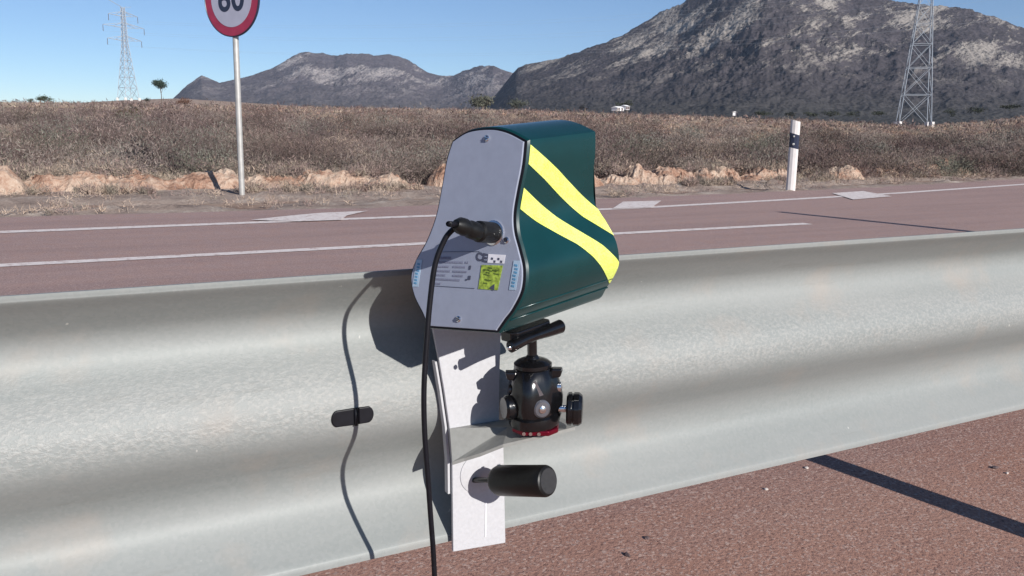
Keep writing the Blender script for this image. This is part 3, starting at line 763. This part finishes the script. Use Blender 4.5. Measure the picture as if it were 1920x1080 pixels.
    quad('white_sticker', [(.0245, .0715), (.0452, .0742), (.0450, .0655), (.0249, .0628)], M['whitest'])
    mb = MB()
    for u, v in ((.0300, .0690), (.0335, .0668), (.0378, .0700), (.0415, .0680)): mb.box(W(u, v-.0012, 0, L0+.0007), (.0022, .0022, .0003), (U, Vv, N))
    mb.build('sticker_print', M['darkink'], pn)
    gs = quad('approval_sticker', [(.0181, .0593), (.0440, .0635), (.0425, .0385), (.0187, .0350)], M['grnst'])
    mb = MB()
    for k in range(16): mb.box(W(rr.uniform(.0225, .040), rr.uniform(.041, .0595), 0, L0+.0007), (rr.uniform(.002, .007), .0010, .0003), (U, Vv, N))
    mb.build('sticker_print', M['grnst2'], gs)
    quad('sticker_mark', [(.0320, .0385), (.0378, .0440), (.0385, .0375)], M['darkink'], .0006)
    # CE mark
    cu = bpy.data.curves.new('mark', 'FONT'); cu.body = 'CE'; cu.size = .0115; cu.align_x = 'CENTER'; cu.align_y = 'CENTER'; cu.extrude = .00015; cu.offset = .0004
    tmp = bpy.data.objects.new('tmp', cu); COL.objects.link(tmp); bpy.context.view_layer.update()
    me = bpy.data.meshes.new_from_object(tmp.evaluated_get(bpy.context.evaluated_depsgraph_get())); COL.objects.unlink(tmp); bpy.data.objects.remove(tmp)
    R_ = Matrix((U, Vv, -N)).transposed().to_4x4(); R_.translation = W(.0165, .0665, 0, L0+.0003); me.transform(R_); me.materials.clear(); me.materials.append(M['darkink'])
    o = bpy.data.objects.new('conformity_mark', me); COL.objects.link(o); o.parent = pn; o.matrix_parent_inverse = pn.matrix_world.inverted()
    for (u, v) in ((-.0637, .0350), (.0600, .0565)):
        quad('blue_badge_field', [(u-.0042, v+.014), (u+.0038, v+.0155), (u+.0038, v-.0135), (u-.0042, v-.015)], simple('pale_blue_print', (.36, .47, .58), .5))
        mb = MB()
        for k in range(7): mb.box(W(u+rr.uniform(-.0006, .0006), v+.010-k*.0034, 0, L0+.0007), (.0036, .0019, .0003), (U, Vv, N))
        mb.build('blue_print_mark', M['blueink'], pn)
    # socket
    mb = MB(); mb.lathe(W(.0262, .0930, 0, L0-.0005), -N, [(.0125, 0), (.0125, .0016), (.0105, .0022)], 24); mb.build('socket', M['chrome'], pn, smooth=True, auto=.5)
    return root
radar()

# ---------------------------------------------------------------- cable
def cable():
    s = W(.0262, .0930, 0, .006)
    root = empty('power_cable', s, 'black power cable plugged into the grey panel and hanging down in front of the guardrail', 'cable')
    mb = MB(); mb.lathe(s, -N, [(.0095, 0), (.0105, .001), (.0105, .022), (.0085, .0235), (.0085, .028)], 20); mb.build('plug_collar', M['grip'], root, smooth=True, auto=.6)
    e = s - N*.028
    bend = (-N*.9 + Vector((-.25, -.1, .25))).normalized()
    mb = MB(); mb.lathe(e-bend*.002, bend, [(.0088, 0), (.0088, .010), (.0075, .012), (.0075, .018), (.0085, .019), (.008, .026), (.0045, .032)], 20); pl = mb.build('plug', M['grip'], root, smooth=True, auto=.6)
    e2 = e + bend*.028
    mb = MB(); mb.lathe(e+bend*.012-Vector((0,0,0)), (-N.cross(bend)).normalized() if False else Vector((-.5, -.8, .2)), [(.002, 0), (.002, .009)], 8); mb.build('latch', M['chrome'], pl)
    pts = [e2, e2+bend*.008+Vector((-.004, -.002, -.001)), (.3340, .7330, .8075), (.3265, .7385, .7960), (.3175, .7415, .7720), (.3125, .7425, .7364), (.3085, .7420, .6950), (.3055, .7415, .6488), (.3065, .7425, .6050), (.3105, .7440, .5560), (.3145, .7460, .5100), (.3183, .7480, .4682), (.3205, .7490, .4200), (.3215, .7500, .3400), (.324, .745, .22), (.33, .73, .10), (.35, .69, .02), (.42, .62, .006), (.60, .55, .006)]
    mb = MB(); mb.tube(catmull(pts, 6), .0027, 10); mb.build('cord', M['black'], root, smooth=True)
cable()

# ---------------------------------------------------------------- mounting bracket with clamp screw
ZS = .5542; YB = .868
def bracket():
    root = empty('mounting_bracket', (.42, YB, .40), 'pale steel mounting bracket clamped against the guardrail below the radar', 'bracket')
    x0 = lambda z: float(np.interp(z, [.39, .5108, .5542, .62, .6746, .70], [.3952, .3933, .3897, .3800, .3690, .3650]))
    zs = [.395, .45, .5108, .5542, .60, .64, .6746, .692]
    poly = [(x0(z), YB, z+(.002 if i == 0 else 0)) for i, z in enumerate(zs)] + [(.4560, YB, .688), (.4545, YB, .60), (.4550, YB, .556), (.4605, YB, .545), (.4665, YB, .3924)]
    MB().prism(poly, (0, .005, 0)).build('back_plate', M['plate'], root, bevel=.0008)
    # folded left flange
    MB().prism([(x0(z)-.0005, YB+.0055, z) for z in (.47, .5108, .5542, .60, .635)] + [(x0(z)-.0035, YB+.0055, z) for z in (.635, .60, .5542, .5108, .47)], (0, .009, 0)).build('flange', M['plate'], root)
    MB().box((.4380, YB-.0006, .4300), (.0012, .0008, .045)).build('scratch_groove', M['whitest'], root)
    # shelf
    sh = [Vector((.3897, YB-.0005, ZS)), atY(848, 866, .842), atY(870, 859, .835), atY(900, 850, .822), atY(943, 833, .806), Vector((.4676, .7900, .5590)), Vector((.5166, .7950, .5600)), Vector((.5230, .8100, .5595)), Vector((.5230, YB-.0005, .5545))]
    ct = Vector((.4500, .8350, .5570)); k_ = len(sh); top_ = sh+[ct]; vs_ = top_+[p-Vector((0, 0, .004)) for p in top_]; fs_ = []
    for i in range(k_):
        j = (i+1) % k_; fs_ += [(i, j, k_), (j+k_+1, i+k_+1, 2*k_+1), (i, i+k_+1, j+k_+1, j)]
    MB().add(vs_, fs_).build('shelf', M['shelf'], root)
    # clamp pad, rod and handle
    r0 = Vector((.4214, YB, .4841)); tip = Vector((.4630, .7638, .5154)); ax = (tip-r0).normalized(); L = (tip-r0).length
    MB().lathe(Vector((.4290, YB, .4920)), (0, -1, 0), [(.0255, 0), (.0255, .0012), (.0235, .0016)], 32).build('washer', M['plate'], root, smooth=True, auto=.4)
    h = empty('tmp', (0,0,0), 'x', 'x'); bpy.data.objects.remove(h)
    MB().lathe(r0-ax*.002, ax, [(.0033, 0), (.0033, L*.36)], 14).build('clamp_rod', M['anod'], root, smooth=True, auto=.6)
    rr = .0178
    gp = MB(); gp.lathe(r0+ax*L*.30, ax, [(rr*.55, 0), (rr*.88, .003), (rr, .008), (rr, L*.60), (rr*1.0, L*.665), (rr*.93, L*.69), (rr*.84, L*.70)], 40)
    g = gp.build('clamp_handle', M['grip'], root, smooth=True, auto=.45)
    MB().lathe(r0+ax*(L*1.0+.0001), ax, [(rr*.80, 0), (rr*.78, .0008)], 40).build('end_cap', simple('lighter_grip_face', (.025, .025, .026), .5, 0, .2, 200), g)  # end disc in a lighter black than the grip
    p = ax.cross(Vector((0, 0, 1))).normalized(); q = -ax.cross(p)
    MB().lathe(r0+ax*L*.37+q*rr*.95-p*.003, q, [(.0022, 0), (.0022, .0016)], 10).build('grub_screw', M['chrome'], g)
bracket()

# ---------------------------------------------------------------- ball head
def ballhead():
    c = atY(1000, 804, .806); root = empty('ball_head', c, 'glossy black camera ball head with round side knob holding up the radar', 'tripod head')
    R3 = Vector((math.cos(yaw), -math.sin(yaw), 0)); T3 = -Vector((math.sin(yaw), math.cos(yaw), 0)); Z = Vector((0, 0, 1))
    base = MB(); ax = (R3, T3, Z)
    base.prism([c+R3*(x)+T3*y for x, y in ((-.024, -.026), (.028, -.026), (.032, -.010), (.030, .012), (.018, .026), (-.014, .026), (-.026, .012))], Z*.006)
    base.build('red_quick_release', M['redan'], root, bevel=.0012)
    b2 = MB()
    for x in (-.012, -.004, .006): b2.lathe(c+R3*x+T3*.0262+Z*.003, T3, [(.0022, 0), (.0022, .0015)], 10)
    b2.build('bolt', M['chrome'], root)
    bd = MB(); lean = (Z+R3*-.04).normalized()
    prof_ = [(.030, 0), (.0315, .003), (.0315, .012), (.0290, .014), (.0300, .017), (.0330, .024), (.0335, .034), (.0315, .046), (.0290, .056), (.0245, .064), (.0220, .067), (.0235, .069), (.0235, .073), (.0190, .0765), (.0120, .079)]
    bd.lathe(c+Z*.0062, lean, prof_, 40); body = bd.build('body', M['anod'], root, smooth=True, auto=.6)
    for v in body.data.vertices:   # cast housing: slight lobes and a flat front boss
        d = v.co-Vector(c); a = math.atan2(d.dot(T3), d.dot(R3)); k = 1+(.09*math.cos(3*a+.5)+.035*math.cos(7*a))*(1 if 0.015 < d.z < .07 else .2)
        v.co = c + Vector((0, 0, d.z)) + (d-Vector((0, 0, d.z)))*k*.99
    top = c+Z*.0062+lean*.079
    MB().lathe(top-lean*.012, lean, [(.0100, 0), (.0115, .006), (.0095, .012), (.0060, .016), (.0060, .034), (.0085, .037), (.012, .040)], 24).build('ball_stem', M['anod'], root, smooth=True, auto=.7)
    # clamp carrying the radar
    cb = atY(985, 622, .80); cb.z += .002; Bx = B
    side = Bx.cross(Z).normalized(); cl = MB(); cl.prism([cb+Bx*x+side*y-Z*.004 for x, y in ((-.028, -.014), (.028, -.014), (.034, -.008), (.034, .008), (.028, .014), (-.028, .014), (-.034, .008), (-.034, -.008))], Bx.cross(side)*(-.012 if Bx.cross(side).z < 0 else .012))
    cl.build('clamp', M['anod'], root, bevel=.0015)
    ba = cb + side*.016*(1 if side.y < 0 else -1) - Z*.002
    MB().tube([ba-Bx*.046-Z*.002, ba-Bx*.044-Z*.002, ba-Bx*.020, ba, ba+Bx*.024, ba+Bx*.044, ba+Bx*.047], [.0045, .0068, .0062, .0055, .0072, .0082, .006], 18).build('clamp_lever', M['anod'], root, smooth=True, auto=.6)
    for s_ in (-.046, .030): MB().lathe(ba+Bx*s_+T3*.0055-Z*.001, T3, [(.0028, 0), (.0028, .002), (.001, .003)], 10).build('lever_screw', M['chrome'], root, smooth=True)
    # jaws / set screws around the shoulder
    MB().box(c+Z*.066-R3*.0275+T3*.006, (.014, .014, .010), (R3, T3, (Z-R3*.3).normalized())).build('shoulder_lug', M['anod'], root, bevel=.002)
    MB().box(c+Z*.070+R3*.0255+T3*.004, (.014, .012, .011), (R3, T3, (Z+R3*.3).normalized())).build('shoulder_lug', M['anod'], root, bevel=.002)
    MB().lathe(c+Z*.052+R3*.026+T3*.003, R3, [(.0065, 0), (.0065, .006), (.003, .008)], 16).build('set_screw', M['chrome'], root, smooth=True, auto=.5)
    MB().lathe(c+Z*.050-R3*.026+T3*.010, -R3, [(.006, 0), (.006, .005), (.002, .006)], 16).build('set_screw', M['anod'], root, smooth=True, auto=.5)
    MB().lathe(c+Z*.030-R3*.025+T3*.012, (-R3+T3*.4), [(.014, 0), (.0145, .002), (.0145, .010), (.012, .013)], 26).build('friction_knob', M['anod'], root, smooth=True, auto=.5)
    # front boss with grey emblem
    fr = (T3+R3*.28).normalized()
    MB().lathe(c+Z*.034+fr*.024, fr, [(.0105, 0), (.0105, .0085), (.0085, .0105), (.004, .0108)], 26).build('front_boss', simple('grey_anodised_boss', (.16, .16, .18), .3, .6), root, smooth=True, auto=.5)
    MB().lathe(c+Z*.034+fr*.0345, fr, [(.0042, 0), (.0042, .0015), (.002, .0025)], 16).build('boss_cap', M['chrome'], root, smooth=True, auto=.5)
    MB().prism([c+fr*.030+R3*.001*k+Z*z+R3*x for k, z, x in ((0, .048, -.004), (0, .064, -.0105), (0, .066, -.0075), (0, .050, .002))], fr*.001).build('highlight_rib', simple('polished_rib', (.3, .3, .33), .2, .8), root)
    # main locking knob at right
    kc = c+Z*.026+R3*.030+T3*.002
    MB().lathe(kc, R3, [(.0045, 0), (.0045, .014)], 14).build('knob_shaft', M['chrome'], root, smooth=True, auto=.5)
    kn = MB(); n = 36; pr = [(.0165, 0), (.0192, .002), (.0195, .006), (.0180, .0065), (.0180, .0085), (.0195, .009), (.0195, .015), (.0165, .019), (.010, .020)]
    kn.lathe(kc+R3*.010, (R3*.96-T3*-.1).normalized(), pr, n); ko = kn.build('locking_knob', M['anod'], root, smooth=True, auto=.5)
    sc = kc+R3*.010
    for i, v in enumerate(ko.data.vertices):
        if (i % n) % 3 == 0:
            d = v.co-sc; a_ = d.dot(R3); v.co = sc+R3*a_+(d-R3*a_)*.955
    root.scale = (.93, .93, .985)
ballhead()

# ---------------------------------------------------------------- black pill shaped pad on the rail face
def lozenge():
    c = atY(662, 782, .8815); root = empty('rail_lozenge', c, 'black pill shaped pad on the face of the guardrail', 'lozenge')
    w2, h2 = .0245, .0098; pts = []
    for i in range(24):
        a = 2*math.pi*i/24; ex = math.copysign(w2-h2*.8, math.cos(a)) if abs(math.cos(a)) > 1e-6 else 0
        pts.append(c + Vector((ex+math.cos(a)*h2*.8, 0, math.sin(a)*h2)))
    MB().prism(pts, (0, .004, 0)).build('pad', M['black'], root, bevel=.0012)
    MB().tube([c+Vector((.003, -.0008, .0098)), c+Vector((.003, -.0014, 0)), c+Vector((.003, -.0008, -.0098))], .0022, 8).build('cross_rib', M['black'], root, smooth=True)
lozenge()

# ---------------------------------------------------------------- haze
def haze():
    m = bpy.data.materials.new('haze_air'); m.use_nodes = True; t = m.node_tree; t.nodes.remove(t.nodes['Principled BSDF'])
    v = t.nodes.new('ShaderNodeVolumePrincipled'); v.inputs['Color'].default_value = (.62, .76, 1, 1); v.inputs['Density'].default_value = .00007; v.inputs['Anisotropy'].default_value = 0
    t.links.new(v.outputs[0], t.nodes['Material Output'].inputs['Volume'])
    mb = MB(); mb.box((0, 0, 245), (8200, 8200, 530)); o = mb.build('haze', m); tag(o, 'thin bluish haze', kind='stuff')
haze()
